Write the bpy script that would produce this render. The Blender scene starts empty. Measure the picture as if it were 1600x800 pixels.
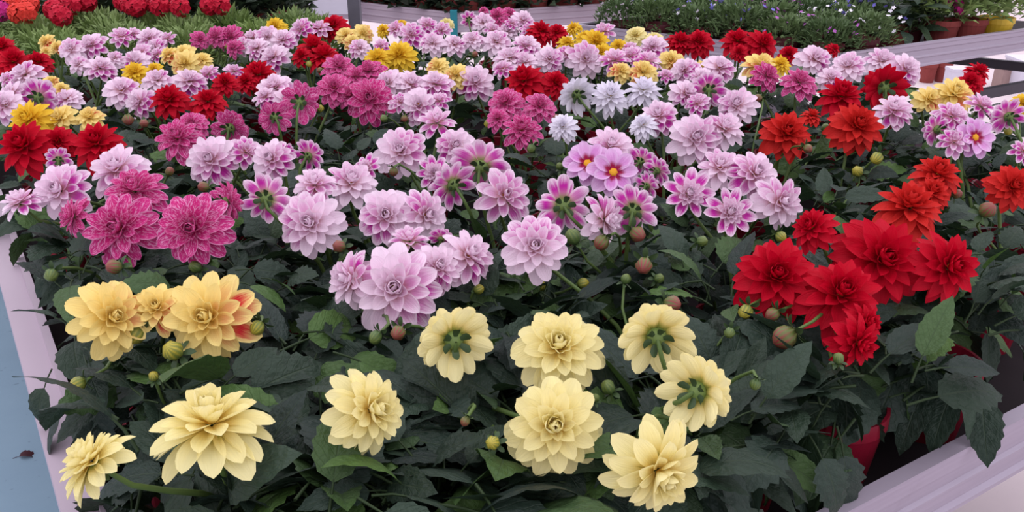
import bpy, bmesh, math, random
from mathutils import Vector, Matrix, Quaternion

rnd = random.Random(7)
SC = bpy.context.scene
COL = SC.collection

# ------------------------------------------------------------------ camera, sky, exposure
CAM_Z = 1.51
FPX = 1400.0
PITCH = math.radians(23.2)
cam_data = bpy.data.cameras.new('camera')
cam_data.sensor_width = 36.0
cam_data.lens = 36.0 * FPX / 1600.0
cam_data.clip_start = 0.02
cam = bpy.data.objects.new('camera', cam_data)
COL.objects.link(cam)
cam.location = (0, 0, CAM_Z)
cam.rotation_euler = (math.pi / 2 - PITCH, 0, 0)
SC.camera = cam
CP, SP = math.cos(PITCH), math.sin(PITCH)
CR, CF, CU = Vector((1, 0, 0)), Vector((0, CP, -SP)), Vector((0, SP, CP))

world = bpy.data.worlds.new('greenhouse_daylight')
SC.world = world
world.use_nodes = True
wn, wl = world.node_tree.nodes, world.node_tree.links
wn.clear()
w_out = wn.new('ShaderNodeOutputWorld')
w_bg = wn.new('ShaderNodeBackground')
w_tc = wn.new('ShaderNodeTexCoord')
w_sep = wn.new('ShaderNodeSeparateXYZ')
w_ramp = wn.new('ShaderNodeValToRGB')
w_ramp.color_ramp.elements[0].position = 0.0
w_ramp.color_ramp.elements[0].color = (0.50, 0.46, 0.56, 1)
w_ramp.color_ramp.elements[1].position = 0.9
w_ramp.color_ramp.elements[1].color = (1.0, 0.96, 1.06, 1)
wl.new(w_tc.outputs['Generated'], w_sep.inputs[0])
wl.new(w_sep.outputs['Z'], w_ramp.inputs[0])
wl.new(w_ramp.outputs[0], w_bg.inputs['Color'])
w_bg.inputs['Strength'].default_value = 1.0
wl.new(w_bg.outputs[0], w_out.inputs[0])

SC.view_settings.view_transform = 'Standard'
SC.view_settings.look = 'None'
SC.view_settings.gamma = 1.0
SC.view_settings.use_curve_mapping = False
SC.view_settings.exposure = 0.92


# ------------------------------------------------------------------ helpers
def ray(px, py):
    return CF + CR * ((px - 800) / FPX) - CU * ((py - 400) / FPX)


def at(px, py, z):
    """The world point at height z seen in the photograph at (px, py)."""
    d = ray(px, py)
    t = (z - CAM_Z) / d.z
    return Vector((d.x * t, d.y * t, z))


def axis_depth(p):
    return (p - Vector((0, 0, CAM_Z))).dot(CF)


YAW = math.radians(32.5)
DU = Vector((math.cos(YAW), math.sin(YAW), 0))
DV = Vector((-math.sin(YAW), math.cos(YAW), 0))


def bench_pt(u, v, z):
    p = DU * u + DV * v
    return Vector((p.x, p.y, z))


def uv_of(p):
    q = Vector((p.x, p.y, 0))
    return q.dot(DU), q.dot(DV)


def link(o, parent=None):
    COL.objects.link(o)
    if parent is not None:
        o.parent = parent
    return o


def tag(o, label=None, cat=None, group=None, kind=None):
    if label:
        o['label'] = label
    if cat:
        o['category'] = cat
    if group:
        o['group'] = group
    if kind:
        o['kind'] = kind
    return o


def empty(name, loc, rz=0.0):
    o = bpy.data.objects.new(name, None)
    o.empty_display_size = 0.05
    o.location = loc
    o.rotation_euler = (0, 0, rz)
    return link(o)


class MB:
    """Collects vertices and faces (with UVs, a material slot and an optional amount) into one mesh."""

    def __init__(self):
        self.v, self.f, self.uv, self.m, self.a = [], [], [], [], []

    def quad(self, pts, m=0, uvs=None):
        n = len(self.v)
        self.v += [tuple(p) for p in pts]
        self.a += [0.0] * len(pts)
        self.f.append(tuple(range(n, n + len(pts))))
        self.uv += uvs if uvs else [(0.5, 0.5)] * len(pts)
        self.m.append(m)

    def box(self, c, s, m=0, ax=None):
        ax = ax or (Vector((1, 0, 0)), Vector((0, 1, 0)), Vector((0, 0, 1)))
        c = Vector(c)
        n = len(self.v)
        for i in range(8):
            p = c.copy()
            for k in range(3):
                p += ax[k] * (s[k] * (0.5 if (i >> k) & 1 else -0.5))
            self.v.append(tuple(p))
            self.a.append(0.0)
        for q in ((0, 2, 3, 1), (4, 5, 7, 6), (0, 1, 5, 4), (2, 6, 7, 3), (0, 4, 6, 2), (1, 3, 7, 5)):
            self.f.append(tuple(n + k for k in q))
            self.uv += [(0.5, 0.5)] * 4
            self.m.append(m)

    def bar(self, a, b, w, h, m=0):
        a, b = Vector(a), Vector(b)
        d = (b - a)
        L = d.length
        d.normalize()
        up = Vector((0, 0, 1)) if abs(d.z) < 0.9 else Vector((0, 1, 0))
        s = d.cross(up).normalized()
        t = s.cross(d).normalized()
        self.box((a + b) / 2, (L, w, h), m, (d, s, t))

    def prism(self, a, b, profile, m=0):
        """A profile of (out, up) points swept from a to b; out is to the right of a->b seen from above."""
        a, b = Vector(a), Vector(b)
        d = (b - a).normalized()
        s = Vector((d.y, -d.x, 0))
        n = len(self.v)
        k = len(profile)
        for e in (a, b):
            for (o, u) in profile:
                self.v.append(tuple(e + s * o + Vector((0, 0, u))))
                self.a.append(0.0)
        for i in range(k):
            j = (i + 1) % k
            self.f.append((n + i, n + j, n + k + j, n + k + i))
            self.uv += [(0.5, 0.5)] * 4
            self.m.append(m)
        self.f.append(tuple(n + i for i in reversed(range(k))))
        self.uv += [(0.5, 0.5)] * k
        self.m.append(m)
        self.f.append(tuple(n + k + i for i in range(k)))
        self.uv += [(0.5, 0.5)] * k
        self.m.append(m)

    def lathe(self, prof, seg=20, m=0, c=(0, 0, 0), lobes=0, depth=0.0):
        n = len(self.v)
        for (r, z) in prof:
            for k in range(seg):
                a = 2 * math.pi * k / seg
                rr = r * (1 + depth * math.cos(lobes * a)) if lobes else r
                self.v.append((c[0] + rr * math.cos(a), c[1] + rr * math.sin(a), c[2] + z))
                self.a.append(0.0)
        for i in range(len(prof) - 1):
            for k in range(seg):
                k2 = (k + 1) % seg
                self.f.append((n + i * seg + k, n + i * seg + k2, n + (i + 1) * seg + k2, n + (i + 1) * seg + k))
                v0, v1 = i / (len(prof) - 1), (i + 1) / (len(prof) - 1)
                self.uv += [(k / seg, v0), ((k + 1) / seg, v0), ((k + 1) / seg, v1), (k / seg, v1)]
                self.m.append(m)

    def tube(self, pts, radii, seg=6, m=0):
        n = len(self.v)
        for i, p in enumerate(pts):
            d = (pts[min(i + 1, len(pts) - 1)] - pts[max(i - 1, 0)]).normalized()
            ref = Vector((1, 0, 0)) if abs(d.x) < 0.8 else Vector((0, 1, 0))
            s = d.cross(ref).normalized()
            t = d.cross(s)
            for k in range(seg):
                a = 2 * math.pi * k / seg
                self.v.append(tuple(p + (s * math.cos(a) + t * math.sin(a)) * radii[i]))
                self.a.append(0.0)
        for i in range(len(pts) - 1):
            for k in range(seg):
                k2 = (k + 1) % seg
                self.f.append((n + i * seg + k, n + i * seg + k2, n + (i + 1) * seg + k2, n + (i + 1) * seg + k))
                self.uv += [(0.5, 0.5)] * 4
                self.m.append(m)

    def add(self, other, mat, m=None, amt=0.0):
        """Another MB placed by a 4x4 matrix."""
        n = len(self.v)
        for p in other.v:
            self.v.append(tuple(mat @ Vector(p)))
            self.a.append(amt)
        for f in other.f:
            self.f.append(tuple(n + k for k in f))
        self.uv += other.uv
        self.m += [m] * len(other.m) if m is not None else other.m

    def mesh(self, name, mats, smooth=True, amount=False):
        me = bpy.data.meshes.new(name)
        me.from_pydata(self.v, [], self.f)
        for mt in mats:
            me.materials.append(mt)
        me.polygons.foreach_set('material_index', self.m)
        if smooth:
            me.polygons.foreach_set('use_smooth', [True] * len(self.f))
        uvl = me.uv_layers.new(name='UVMap')
        uvl.data.foreach_set('uv', [c for p in self.uv for c in p])
        if amount:
            at_ = me.attributes.new('amount', 'FLOAT', 'POINT')
            at_.data.foreach_set('value', self.a)
        me.update()
        return me

    def build(self, name, mats, parent=None, smooth=True):
        o = bpy.data.objects.new(name, self.mesh(name, mats if isinstance(mats, list) else [mats], smooth))
        return link(o, parent)


# ------------------------------------------------------------------ materials
class NT:
    def __init__(self, name):
        self.mat = bpy.data.materials.new(name)
        self.mat.use_nodes = True
        self.n = self.mat.node_tree.nodes
        self.l = self.mat.node_tree.links
        self.n.clear()
        self.out = self.n.new('ShaderNodeOutputMaterial')

    def node(self, t, **kw):
        x = self.n.new(t)
        for k, v in kw.items():
            setattr(x, k, v)
        return x

    def plug(self, a, sock):
        if isinstance(a, (int, float)):
            sock.default_value = a
        elif isinstance(a, tuple):
            sock.default_value = a if len(a) == 4 else (*a, 1)
        else:
            self.l.new(a, sock)

    def math(self, op, a, b=0.0, clamp=False):
        x = self.node('ShaderNodeMath', operation=op, use_clamp=clamp)
        self.plug(a, x.inputs[0])
        self.plug(b, x.inputs[1])
        return x.outputs[0]

    def step(self, v, lo, hi):
        x = self.node('ShaderNodeMapRange', interpolation_type='SMOOTHSTEP', clamp=True)
        self.plug(v, x.inputs[0])
        x.inputs[1].default_value = lo
        x.inputs[2].default_value = hi
        return x.outputs[0]

    def mix(self, f, a, b):
        x = self.node('ShaderNodeMix', data_type='RGBA')
        self.plug(f, x.inputs[0])
        self.plug(a, x.inputs[6])
        self.plug(b, x.inputs[7])
        return x.outputs[2]

    def noise(self, vec, scale, detail=2.0, rough=0.5):
        x = self.node('ShaderNodeTexNoise')
        if vec is not None:
            self.l.new(vec, x.inputs['Vector'])
        x.inputs['Scale'].default_value = scale
        x.inputs['Detail'].default_value = detail
        x.inputs['Roughness'].default_value = rough
        return x.outputs['Fac']

    def principled(self, col, rough=0.6, spec=0.3, metal=0.0, bump=None, bump_s=0.3, bump_d=0.002):
        p = self.node('ShaderNodeBsdfPrincipled')
        self.plug(col, p.inputs['Base Color'])
        self.plug(rough, p.inputs['Roughness'])
        self.plug(spec, p.inputs['Specular IOR Level'])
        self.plug(metal, p.inputs['Metallic'])
        if bump is not None:
            b = self.node('ShaderNodeBump')
            b.inputs['Strength'].default_value = bump_s
            b.inputs['Distance'].default_value = bump_d
            self.plug(bump, b.inputs['Height'])
            self.l.new(b.outputs[0], p.inputs['Normal'])
        return p.outputs[0]

    def done(self, sh):
        self.l.new(sh, self.out.inputs['Surface'])
        return self.mat


def obj_coord(t):
    return t.node('ShaderNodeTexCoord').outputs['Object']


def plain(name, col, rough=0.6, spec=0.3, metal=0.0, var=0.15, scale=30.0):
    t = NT(name)
    n = t.noise(obj_coord(t), scale, 3.0)
    c = t.mix(n, tuple(x * (1 - var) for x in col), tuple(min(1, x * (1 + var)) for x in col))
    return t.done(t.principled(c, rough, spec, metal, n, 0.15))


def petal_mat(name, base, second=None, warm=None, streak=False, throat=None, trans=0.28, edge_lo=0.45):
    t = NT(name)
    uv = t.node('ShaderNodeUVMap').outputs[0]
    sep = t.node('ShaderNodeSeparateXYZ')
    t.l.new(uv, sep.inputs[0])
    u = t.math('ABSOLUTE', t.math('SUBTRACT', t.math('MULTIPLY', sep.outputs[0], 2.0), 1.0))
    v = sep.outputs[1]
    oi = t.node('ShaderNodeObjectInfo')
    osep = t.node('ShaderNodeSeparateColor')
    t.l.new(oi.outputs['Color'], osep.inputs[0])
    attr = t.node('ShaderNodeAttribute', attribute_name='amount')
    amt = t.math('ADD', attr.outputs['Fac'], osep.outputs[0])
    # fine lengthwise veins
    mp = t.node('ShaderNodeMapping')
    t.l.new(uv, mp.inputs[0])
    mp.inputs['Scale'].default_value = (14, 1.6, 1)
    comb = t.node('ShaderNodeCombineXYZ')
    t.plug(t.math('MULTIPLY', amt, 7.3), comb.inputs[0])
    t.plug(t.math('MULTIPLY', oi.outputs['Random'], 19.0), comb.inputs[1])
    t.plug(t.math('MULTIPLY', oi.outputs['Random'], 31.0), comb.inputs[2])
    va = t.node('ShaderNodeVectorMath', operation='ADD')
    t.l.new(mp.outputs[0], va.inputs[0])
    t.l.new(comb.outputs[0], va.inputs[1])
    veins = t.noise(va.outputs[0], 1.0, 2.0)
    col = base
    if second is not None:
        wob = t.math('MULTIPLY', t.math('SUBTRACT', veins, 0.5), 0.45)
        edge = t.step(t.math('ADD', u, wob), edge_lo, 0.98)
        tip = t.step(t.math('ADD', v, wob), 0.55, 1.0)
        m = t.math('MULTIPLY', t.math('MULTIPLY', t.math('SUBTRACT', 1.0, edge), t.math('SUBTRACT', 1.0, tip)), amt, True)
        col = t.mix(m, base, second)
    if streak:
        mp2 = t.node('ShaderNodeMapping')
        t.l.new(uv, mp2.inputs[0])
        mp2.inputs['Scale'].default_value = (13, 6, 1)
        va2 = t.node('ShaderNodeVectorMath', operation='ADD')
        t.l.new(mp2.outputs[0], va2.inputs[0])
        t.l.new(comb.outputs[0], va2.inputs[1])
        s = t.noise(va2.outputs[0], 1.0, 4.0, 0.7)
        sm = t.math('MAXIMUM', t.step(s, 0.50, 0.60), t.step(u, 0.80, 0.97))
        col = t.mix(t.math('MULTIPLY', sm, 0.72), col, (0.88, 0.48, 0.72))
    if warm is not None:
        f = t.math('MULTIPLY', t.math('SUBTRACT', 1.0, t.step(v, 0.05, 0.55)), 0.85)
        col = t.mix(f, col, warm)
    if throat is not None:
        f = t.math('SUBTRACT', 1.0, t.step(t.math('ADD', v, t.math('MULTIPLY', u, 0.2)), 0.22, 0.5))
        col = t.mix(f, col, throat)
    gf = t.math('MULTIPLY', t.math('SUBTRACT', 1.0, t.step(v, 0.08, 0.34)), t.math('MULTIPLY', osep.outputs[1], 0.85))
    col = t.mix(gf, col, (0.26, 0.34, 0.06))
    hs = t.node('ShaderNodeHueSaturation')
    t.plug(col, hs.inputs['Color'])
    t.plug(t.math('ADD', 0.92, t.math('MULTIPLY', veins, 0.16)), hs.inputs['Value'])
    c = hs.outputs[0]
    p = t.principled(c, 0.62, 0.18, 0.0, veins, 0.25, 0.02)
    tr = t.node('ShaderNodeBsdfTranslucent')
    t.plug(c, tr.inputs['Color'])
    ms = t.node('ShaderNodeMixShader')
    ms.inputs[0].default_value = trans
    t.l.new(p, ms.inputs[1])
    t.l.new(tr.outputs[0], ms.inputs[2])
    return t.done(ms.outputs[0])


PETAL = {
    'P': petal_mat('petal_pale_pink', (0.90, 0.725, 0.835), (0.58, 0.025, 0.38), (0.80, 0.44, 0.48)),
    'V': petal_mat('petal_violet_pink', (0.84, 0.58, 0.82), (0.64, 0.12, 0.54), None, throat=(0.38, 0.01, 0.07)),
    'M': petal_mat('petal_speckled_magenta', (0.60, 0.025, 0.21), streak=True, trans=0.25),
    'W': petal_mat('petal_white', (0.86, 0.82, 0.90), None, (0.86, 0.82, 0.78)),
    'C': petal_mat('petal_cream', (0.91, 0.83, 0.42), None, (0.88, 0.66, 0.13), trans=0.33),
    'Y': petal_mat('petal_yellow_red', (0.92, 0.75, 0.28), (0.68, 0.03, 0.04), (0.92, 0.69, 0.15), edge_lo=0.35),
    'A': petal_mat('petal_golden', (0.86, 0.60, 0.05), None, (0.84, 0.50, 0.02)),
    'R': petal_mat('petal_crimson', (0.55, 0.001, 0.020), None, (0.44, 0.001, 0.016), trans=0.25),
    'O': petal_mat('petal_scarlet', (0.62, 0.024, 0.020), None, (0.52, 0.012, 0.012), trans=0.2),
}


def leaf_mat(name, dark, light, young):
    t = NT(name)
    uv = t.node('ShaderNodeUVMap').outputs[0]
    sep = t.node('ShaderNodeSeparateXYZ')
    t.l.new(uv, sep.inputs[0])
    u = t.math('ABSOLUTE', t.math('SUBTRACT', sep.outputs[0], 0.5))
    v = sep.outputs[1]
    oi = t.node('ShaderNodeObjectInfo')
    osep = t.node('ShaderNodeSeparateColor')
    t.l.new(oi.outputs['Color'], osep.inputs[0])
    n = t.noise(obj_coord(t), 9.0, 3.0)
    f = t.math('ADD', t.math('MULTIPLY', oi.outputs['Random'], 0.6), t.math('MULTIPLY', n, 0.4), True)
    c = t.mix(f, dark, light)
    c = t.mix(osep.outputs[0], c, young)
    ribs = t.math('PINGPONG', t.math('SUBTRACT', t.math('MULTIPLY', v, 8.0), t.math('MULTIPLY', u, 5.0)), 0.5)
    lat = t.math('SUBTRACT', 1.0, t.step(ribs, 0.0, 0.10))
    mid = t.math('SUBTRACT', 1.0, t.step(u, 0.006, 0.028))
    vein = t.math('MAXIMUM', t.math('MULTIPLY', lat, 0.35), mid)
    c = t.mix(t.math('MULTIPLY', vein, 0.40), c, (0.045, 0.07, 0.035))
    rough = t.math('ADD', 0.42, t.math('MULTIPLY', n, 0.25))
    h = t.math('SUBTRACT', n, t.math('MULTIPLY', vein, 0.8))
    p = t.principled(c, rough, 0.28, 0.0, h, 0.35, 0.02)
    tr = t.node('ShaderNodeBsdfTranslucent')
    t.plug(t.mix(0.4, c, (0.03, 0.07, 0.01)), tr.inputs['Color'])
    ms = t.node('ShaderNodeMixShader')
    ms.inputs[0].default_value = 0.15
    t.l.new(p, ms.inputs[1])
    t.l.new(tr.outputs[0], ms.inputs[2])
    return t.done(ms.outputs[0])


LEAF = leaf_mat('dahlia_leaf', (0.005, 0.012, 0.010), (0.032, 0.055, 0.042), (0.070, 0.14, 0.03))
STALK = plain('leaf_stalk', (0.022, 0.040, 0.014), 0.6, 0.2)
FINE_LEAF = leaf_mat('fine_leaf', (0.10, 0.17, 0.035), (0.23, 0.33, 0.09), (0.33, 0.42, 0.20))
BUSH_LEAF = leaf_mat('bush_leaf', (0.045, 0.09, 0.032), (0.12, 0.19, 0.07), (0.22, 0.31, 0.12))
DARK_LEAF = leaf_mat('dark_leaf', (0.010, 0.018, 0.014), (0.035, 0.055, 0.035), (0.08, 0.12, 0.05))
STEM = plain('stem_green', (0.085, 0.14, 0.035), 0.5, 0.3)
CALYX = plain('calyx_green', (0.13, 0.20, 0.05), 0.5, 0.3)
BRACT = plain('bract_green', (0.038, 0.07, 0.024), 0.5, 0.3)
DISC = plain('disc_yellow', (0.70, 0.34, 0.03), 0.8, 0.1, var=0.4, scale=900)
RED_POT = plain('red_plastic', (0.22, 0.006, 0.022), 0.42, 0.4)
TERRA = plain('terracotta', (0.25, 0.052, 0.046), 0.75, 0.2)
YELLOW_POT = plain('yellow_plastic', (0.62, 0.42, 0.03), 0.5, 0.4)
SOIL = plain('potting_soil', (0.022, 0.016, 0.013), 0.95, 0.1, var=0.6, scale=120)
STEEL = plain('post_steel', (0.12, 0.115, 0.14), 0.5, 0.4, 0.3)
DARK_STEEL = plain('dark_steel', (0.05, 0.045, 0.055), 0.55, 0.3, 0.2)
TRAY = plain('bench_mat', (0.016, 0.011, 0.013), 0.8, 0.15, var=0.4, scale=14)
PALE_RIM = plain('pale_rim', (0.44, 0.36, 0.42), 0.55, 0.3, var=0.05, scale=8)
TEAL = plain('teal_strap', (0.02, 0.20, 0.24), 0.5, 0.3)
CARD = plain('cardboard', (0.34, 0.24, 0.22), 0.85, 0.1)
WHITE_BOARD = plain('white_board', (0.62, 0.60, 0.68), 0.6, 0.3, var=0.04)


def rim_mat():
    t = NT('rim_aluminium')
    tc = obj_coord(t)
    mp = t.node('ShaderNodeMapping')
    t.l.new(tc, mp.inputs[0])
    mp.inputs['Rotation'].default_value = (0, 0, -YAW)
    mp2 = t.node('ShaderNodeMapping')
    t.l.new(mp.outputs[0], mp2.inputs[0])
    mp2.inputs['Scale'].default_value = (3, 3, 160)
    n = t.noise(mp2.outputs[0], 1.0, 4.0)
    n2 = t.noise(tc, 12.0, 4.0, 0.7)
    c = t.mix(n, (0.30, 0.262, 0.315), (0.40, 0.35, 0.42))
    c = t.mix(t.math('MULTIPLY', t.step(n2, 0.6, 0.8), 0.35), c, (0.24, 0.20, 0.24))
    return t.done(t.principled(c, 0.5, 0.4, 0.25, n, 0.2))


RIM = rim_mat()


def floor_mat(name, a, b, specks):
    t = NT(name)
    tc = obj_coord(t)
    n = t.noise(tc, 2.2, 6.0, 0.65)
    n2 = t.noise(tc, 55.0, 3.0)
    c = t.mix(n, a, b)
    c = t.mix(t.math('MULTIPLY', t.step(n2, 0.66, 0.74), specks), c, tuple(x * 0.35 for x in a))
    return t.done(t.principled(c, 0.75, 0.25, 0.0, n2, 0.1))


FLOOR = floor_mat('pale_concrete', (0.52, 0.43, 0.45), (0.66, 0.57, 0.58), 0.2)
BLUE = floor_mat('blue_paint', (0.17, 0.26, 0.34), (0.24, 0.35, 0.43), 0.35)

# ------------------------------------------------------------------ floor
fb = MB()
fb.box((0, 5, -0.05), (24, 24, 0.1))
tag(fb.build('floor', FLOOR, smooth=False), kind='structure')
fb = MB()
fb.box(bench_pt(-0.86, 3.0, 0.004), (2.4, 9.0, 0.008), 0, (DU, DV, Vector((0, 0, 1))))
tag(fb.build('floor_strip', BLUE, smooth=False), 'blue painted floor strip beside the dahlia bench', kind='structure')

# ------------------------------------------------------------------ benches
TOP = 0.75            # where the pots stand
RIM_Z = 0.83
# grooved aluminium rim: (out, up) seen along the sweep, out = away from the plants
GROOVED = [(0.0, -0.105), (0.012, -0.105), (0.012, -0.098), (0.006, -0.093), (0.006, -0.070), (0.011, -0.066), (0.011, -0.060),
           (0.006, -0.056), (0.006, -0.034), (0.011, -0.030), (0.011, -0.012), (0.014, -0.009), (0.014, 0.0), (-0.006, 0.0), (-0.006, -0.008), (0.0, -0.012)]
FLAT = [(-0.004, -0.085), (0.0, -0.085), (0.0, -0.105), (0.046, -0.105), (0.046, 0.0), (0.008, 0.0), (0.008, 0.012), (-0.004, 0.012)]


def bench(name, label, corners, rims, legs, beam=False):
    """corners: the tray outline, counter-clockwise; rims: (i, j, profile, material) sides that are built."""
    c0 = sum(corners, Vector()) / len(corners)
    root = empty(name, (c0.x, c0.y, 0))
    tag(root, label, 'bench')
    loc = [Vector((p.x - c0.x, p.y - c0.y, 0)) for p in corners]
    b = MB()
    up = [p + Vector((0, 0, TOP)) for p in loc]
    dn = [p + Vector((0, 0, TOP - 0.015)) for p in loc]
    b.quad(up)
    b.quad(list(reversed(dn)))
    for i in range(len(loc)):
        j = (i + 1) % len(loc)
        b.quad([dn[i], dn[j], up[j], up[i]])
    b.build('tray', TRAY, root, False)
    for (i, j, prof, mt) in rims:
        r = MB()
        z = Vector((0, 0, RIM_Z))
        r.prism(loc[i] + z, loc[j] + z, prof)
        r.build('rim', mt, root, False)
    for (fx, fy) in legs:
        p = loc[0] * (1 - fx) * (1 - fy) + loc[1] * fx * (1 - fy) + loc[2] * fx * fy + loc[3] * (1 - fx) * fy
        l = MB()
        l.box((p.x, p.y, (TOP - 0.015) / 2), (0.045, 0.045, TOP - 0.015))
        l.build('leg', DARK_STEEL, root, False)
    if beam:
        for (i, j) in ((0, 1), (1, 2)):
            m_ = MB()
            zz = Vector((0, 0, 0.52))
            inner = loc[i] * 0.9, loc[j] * 0.9
            m_.bar(inner[0] + zz, inner[1] + zz, 0.03, 0.05)
            m_.build('cross_beam', DARK_STEEL, root, False)
    return root


U0, U1, V0, V1 = 0.055, 2.28, 0.51, 2.98
A = [bench_pt(U0, V0, 0), bench_pt(U1, V0, 0), bench_pt(U1, V1, 0), bench_pt(U0, V1, 0)]
four = [(0.04, 0.04), (0.96, 0.04), (0.96, 0.96), (0.04, 0.96)]
bench('plant_bench', 'wide greenhouse bench with grooved aluminium rim carrying the potted dahlias', A,
      [(0, 1, GROOVED, RIM), (1, 2, GROOVED, RIM), (2, 3, GROOVED, RIM), (3, 0, FLAT, PALE_RIM)], four)
B = [bench_pt(0.0, 3.08, 0), bench_pt(1.28, 3.08, 0), bench_pt(1.28, 5.0, 0), bench_pt(0.0, 5.0, 0)]
bench('plant_bench', 'bench behind the dahlias carrying feathery green plants and red geraniums', B,
      [(0, 1, GROOVED, RIM), (1, 2, GROOVED, RIM), (2, 3, GROOVED, RIM), (3, 0, FLAT, PALE_RIM)], four)
c_b, c_l, c_r = at(710, 19, RIM_Z), at(548, 1, RIM_Z), at(915, 7, RIM_Z)
c_l = c_b + (c_l - c_b) * 1.6
c_r = c_b + (c_r - c_b) * 1.6
bench('plant_bench', 'distant white-rimmed bench with a teal strap at its corner and dark potted plants', [c_b, c_r, c_l + c_r - c_b, c_l],
      [(0, 1, GROOVED, PALE_RIM), (3, 0, GROOVED, PALE_RIM)], four)
d_b, d_l, d_r = at(1312, 83, RIM_Z), at(898, 37, RIM_Z), at(1640, 39, RIM_Z)
d_r = d_b + (d_r - d_b) * 1.5
bench('plant_bench', 'bench with aluminium rail holding small blue and white flowering bushes', [d_b, d_r, d_l + d_r - d_b, d_l],
      [(0, 1, GROOVED, RIM), (3, 0, GROOVED, RIM), (2, 3, GROOVED, RIM)], four, True)
sb = MB()
p = at(709, 19, RIM_Z + 0.004)
sb.box((p.x, p.y - 0.005, RIM_Z - 0.06), (0.036, 0.05, 0.15))
tag(sb.build('strap', TEAL, smooth=False), 'teal strap wrapped round the corner of the distant bench', 'strap')
# post behind the dahlias
pp = at(558, 72, 0.90)
pb = MB()
pb.box((pp.x, pp.y, 1.3), (0.046, 0.046, 2.6))
pr = empty('steel_post', (pp.x, pp.y, 0))
tag(pr, 'dark grey steel post standing between the green plants and the distant bench', 'post')
pb = MB()
pb.box((0, 0, 1.3), (0.044, 0.044, 2.6))
pb.build('shaft', STEEL, pr, False)
pb = MB()
pb.box((0, 0, 0.006), (0.14, 0.14, 0.012))
pb.build('base_plate', STEEL, pr, False)

# ------------------------------------------------------------------ petals
def petal(width, cup, bend, tip=0.35, nu=4, nv=6, roll=0.0):
    """A petal of length 1 along +Y, upper face +Z. cup lifts the edges, bend (radians) turns the tip up (+) or down (-)."""
    mb = MB()
    rows = []
    y, z, ang = 0.0, 0.0, -bend * 0.25
    vs = [1 - (1 - j / nv) ** 1.45 for j in range(nv + 1)]
    for j in range(nv + 1):
        v = vs[j]
        # outline: narrow claw, broadest past the middle, rounded or pointed tip
        if v <= 0.58:
            w = width * (0.32 + 0.68 * math.sin(math.pi / 2 * v / 0.58))
        elif v < 0.999:
            k = (v - 0.58) / 0.42
            w = width * (tip * math.sqrt(1 - k * k) + (1 - tip) * (1 - k ** 1.5))
        else:
            w = 0.0
        row = []
        for i in range(nu + 1):
            u = -1 + 2 * i / nu
            th = u * (0.35 + roll) * 1.2
            if roll > 0:
                xx = w * math.sin(th) / max(0.3, math.sin(0.35 + roll)) if (0.35 + roll) < 1.4 else w * math.sin(th)
                zz = w * (1 - math.cos(th)) * 0.9
            else:
                xx, zz = w * u, cup * w * (u * u)
            groove = -0.012 * math.cos(u * math.pi * 2) * (1 - v)
            dy, dz = -math.sin(ang) * (zz + groove), math.cos(ang) * (zz + groove)
            row.append((Vector((xx, y + dy, z + dz)), (i / nu, v)))
        rows.append(row)
        if j < nv:
            dv = vs[j + 1] - v
            ang += bend * dv * 1.4
            y += math.cos(ang) * dv
            z += math.sin(ang) * dv
    n0 = len(mb.v)
    for row in rows:
        for (p_, _) in row:
            mb.v.append(tuple(p_))
            mb.a.append(0.0)
    for j in range(nv):
        for i in range(nu):
            a = n0 + j * (nu + 1) + i
            q = (a, a + 1, a + nu + 2, a + nu + 1)
            mb.f.append(q)
            for k in q:
                jj, ii = divmod(k - n0, nu + 1)
                mb.uv.append((ii / nu, vs[jj]))
            mb.m.append(0)
    return mb


SHAPE = {
    'broad': [petal(0.245, 0.38, -0.25, .8), petal(0.245, 0.52, 0.10, .8), petal(0.25, 0.75, 0.35, .7), petal(0.30, 0.0, 0.60, .6, roll=0.9)],
    'point': [petal(0.225, 0.36, -0.35, .15), petal(0.225, 0.50, 0.05, .15), petal(0.23, 0.75, 0.35, .25), petal(0.28, 0.0, 0.55, .3, roll=0.9)],
    'slim': [petal(0.19, 0.45, -0.20, .3), petal(0.19, 0.60, 0.15, .3), petal(0.20, 0.80, 0.40, .3), petal(0.23, 0.0, 0.55, .3, roll=0.9)],
    'wide': [petal(0.34, 0.30, -0.15, .9), petal(0.32, 0.45, 0.15, .9), petal(0.30, 0.60, 0.35, .8), petal(0.30, 0.0, 0.60, .6, roll=0.9)],
}
LOW = {
    'broad': [petal(0.26, 0.42, -0.2, .7, 2, 5), petal(0.27, 0.65, 0.25, .6, 2, 5)],
    'point': [petal(0.25, 0.42, -0.3, .15, 2, 5), petal(0.25, 0.65, 0.25, .2, 2, 5)],
    'slim': [petal(0.19, 0.5, -0.2, .3, 2, 5), petal(0.20, 0.7, 0.3, .3, 2, 5)],
    'wide': [petal(0.34, 0.35, -0.1, .9, 2, 5), petal(0.30, 0.5, 0.3, .8, 2, 5)],
}
# type -> (material key, petal shape, layout)
KIND = {
    'P': ('P', 'broad', 'full'), 'p': ('P', 'broad', 'semi'), 'S': ('P', 'broad', 'star'), 'V': ('V', 'wide', 'open'),
    'M': ('M', 'broad', 'full'), 'W': ('W', 'slim', 'dense'), 'C': ('C', 'broad', 'rich'), 'Y': ('Y', 'broad', 'full'),
    'A': ('A', 'slim', 'dense'), 'R': ('R', 'point', 'rich'), 'O': ('O', 'point', 'dense'),
}
GA = math.radians(137.508)


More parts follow.
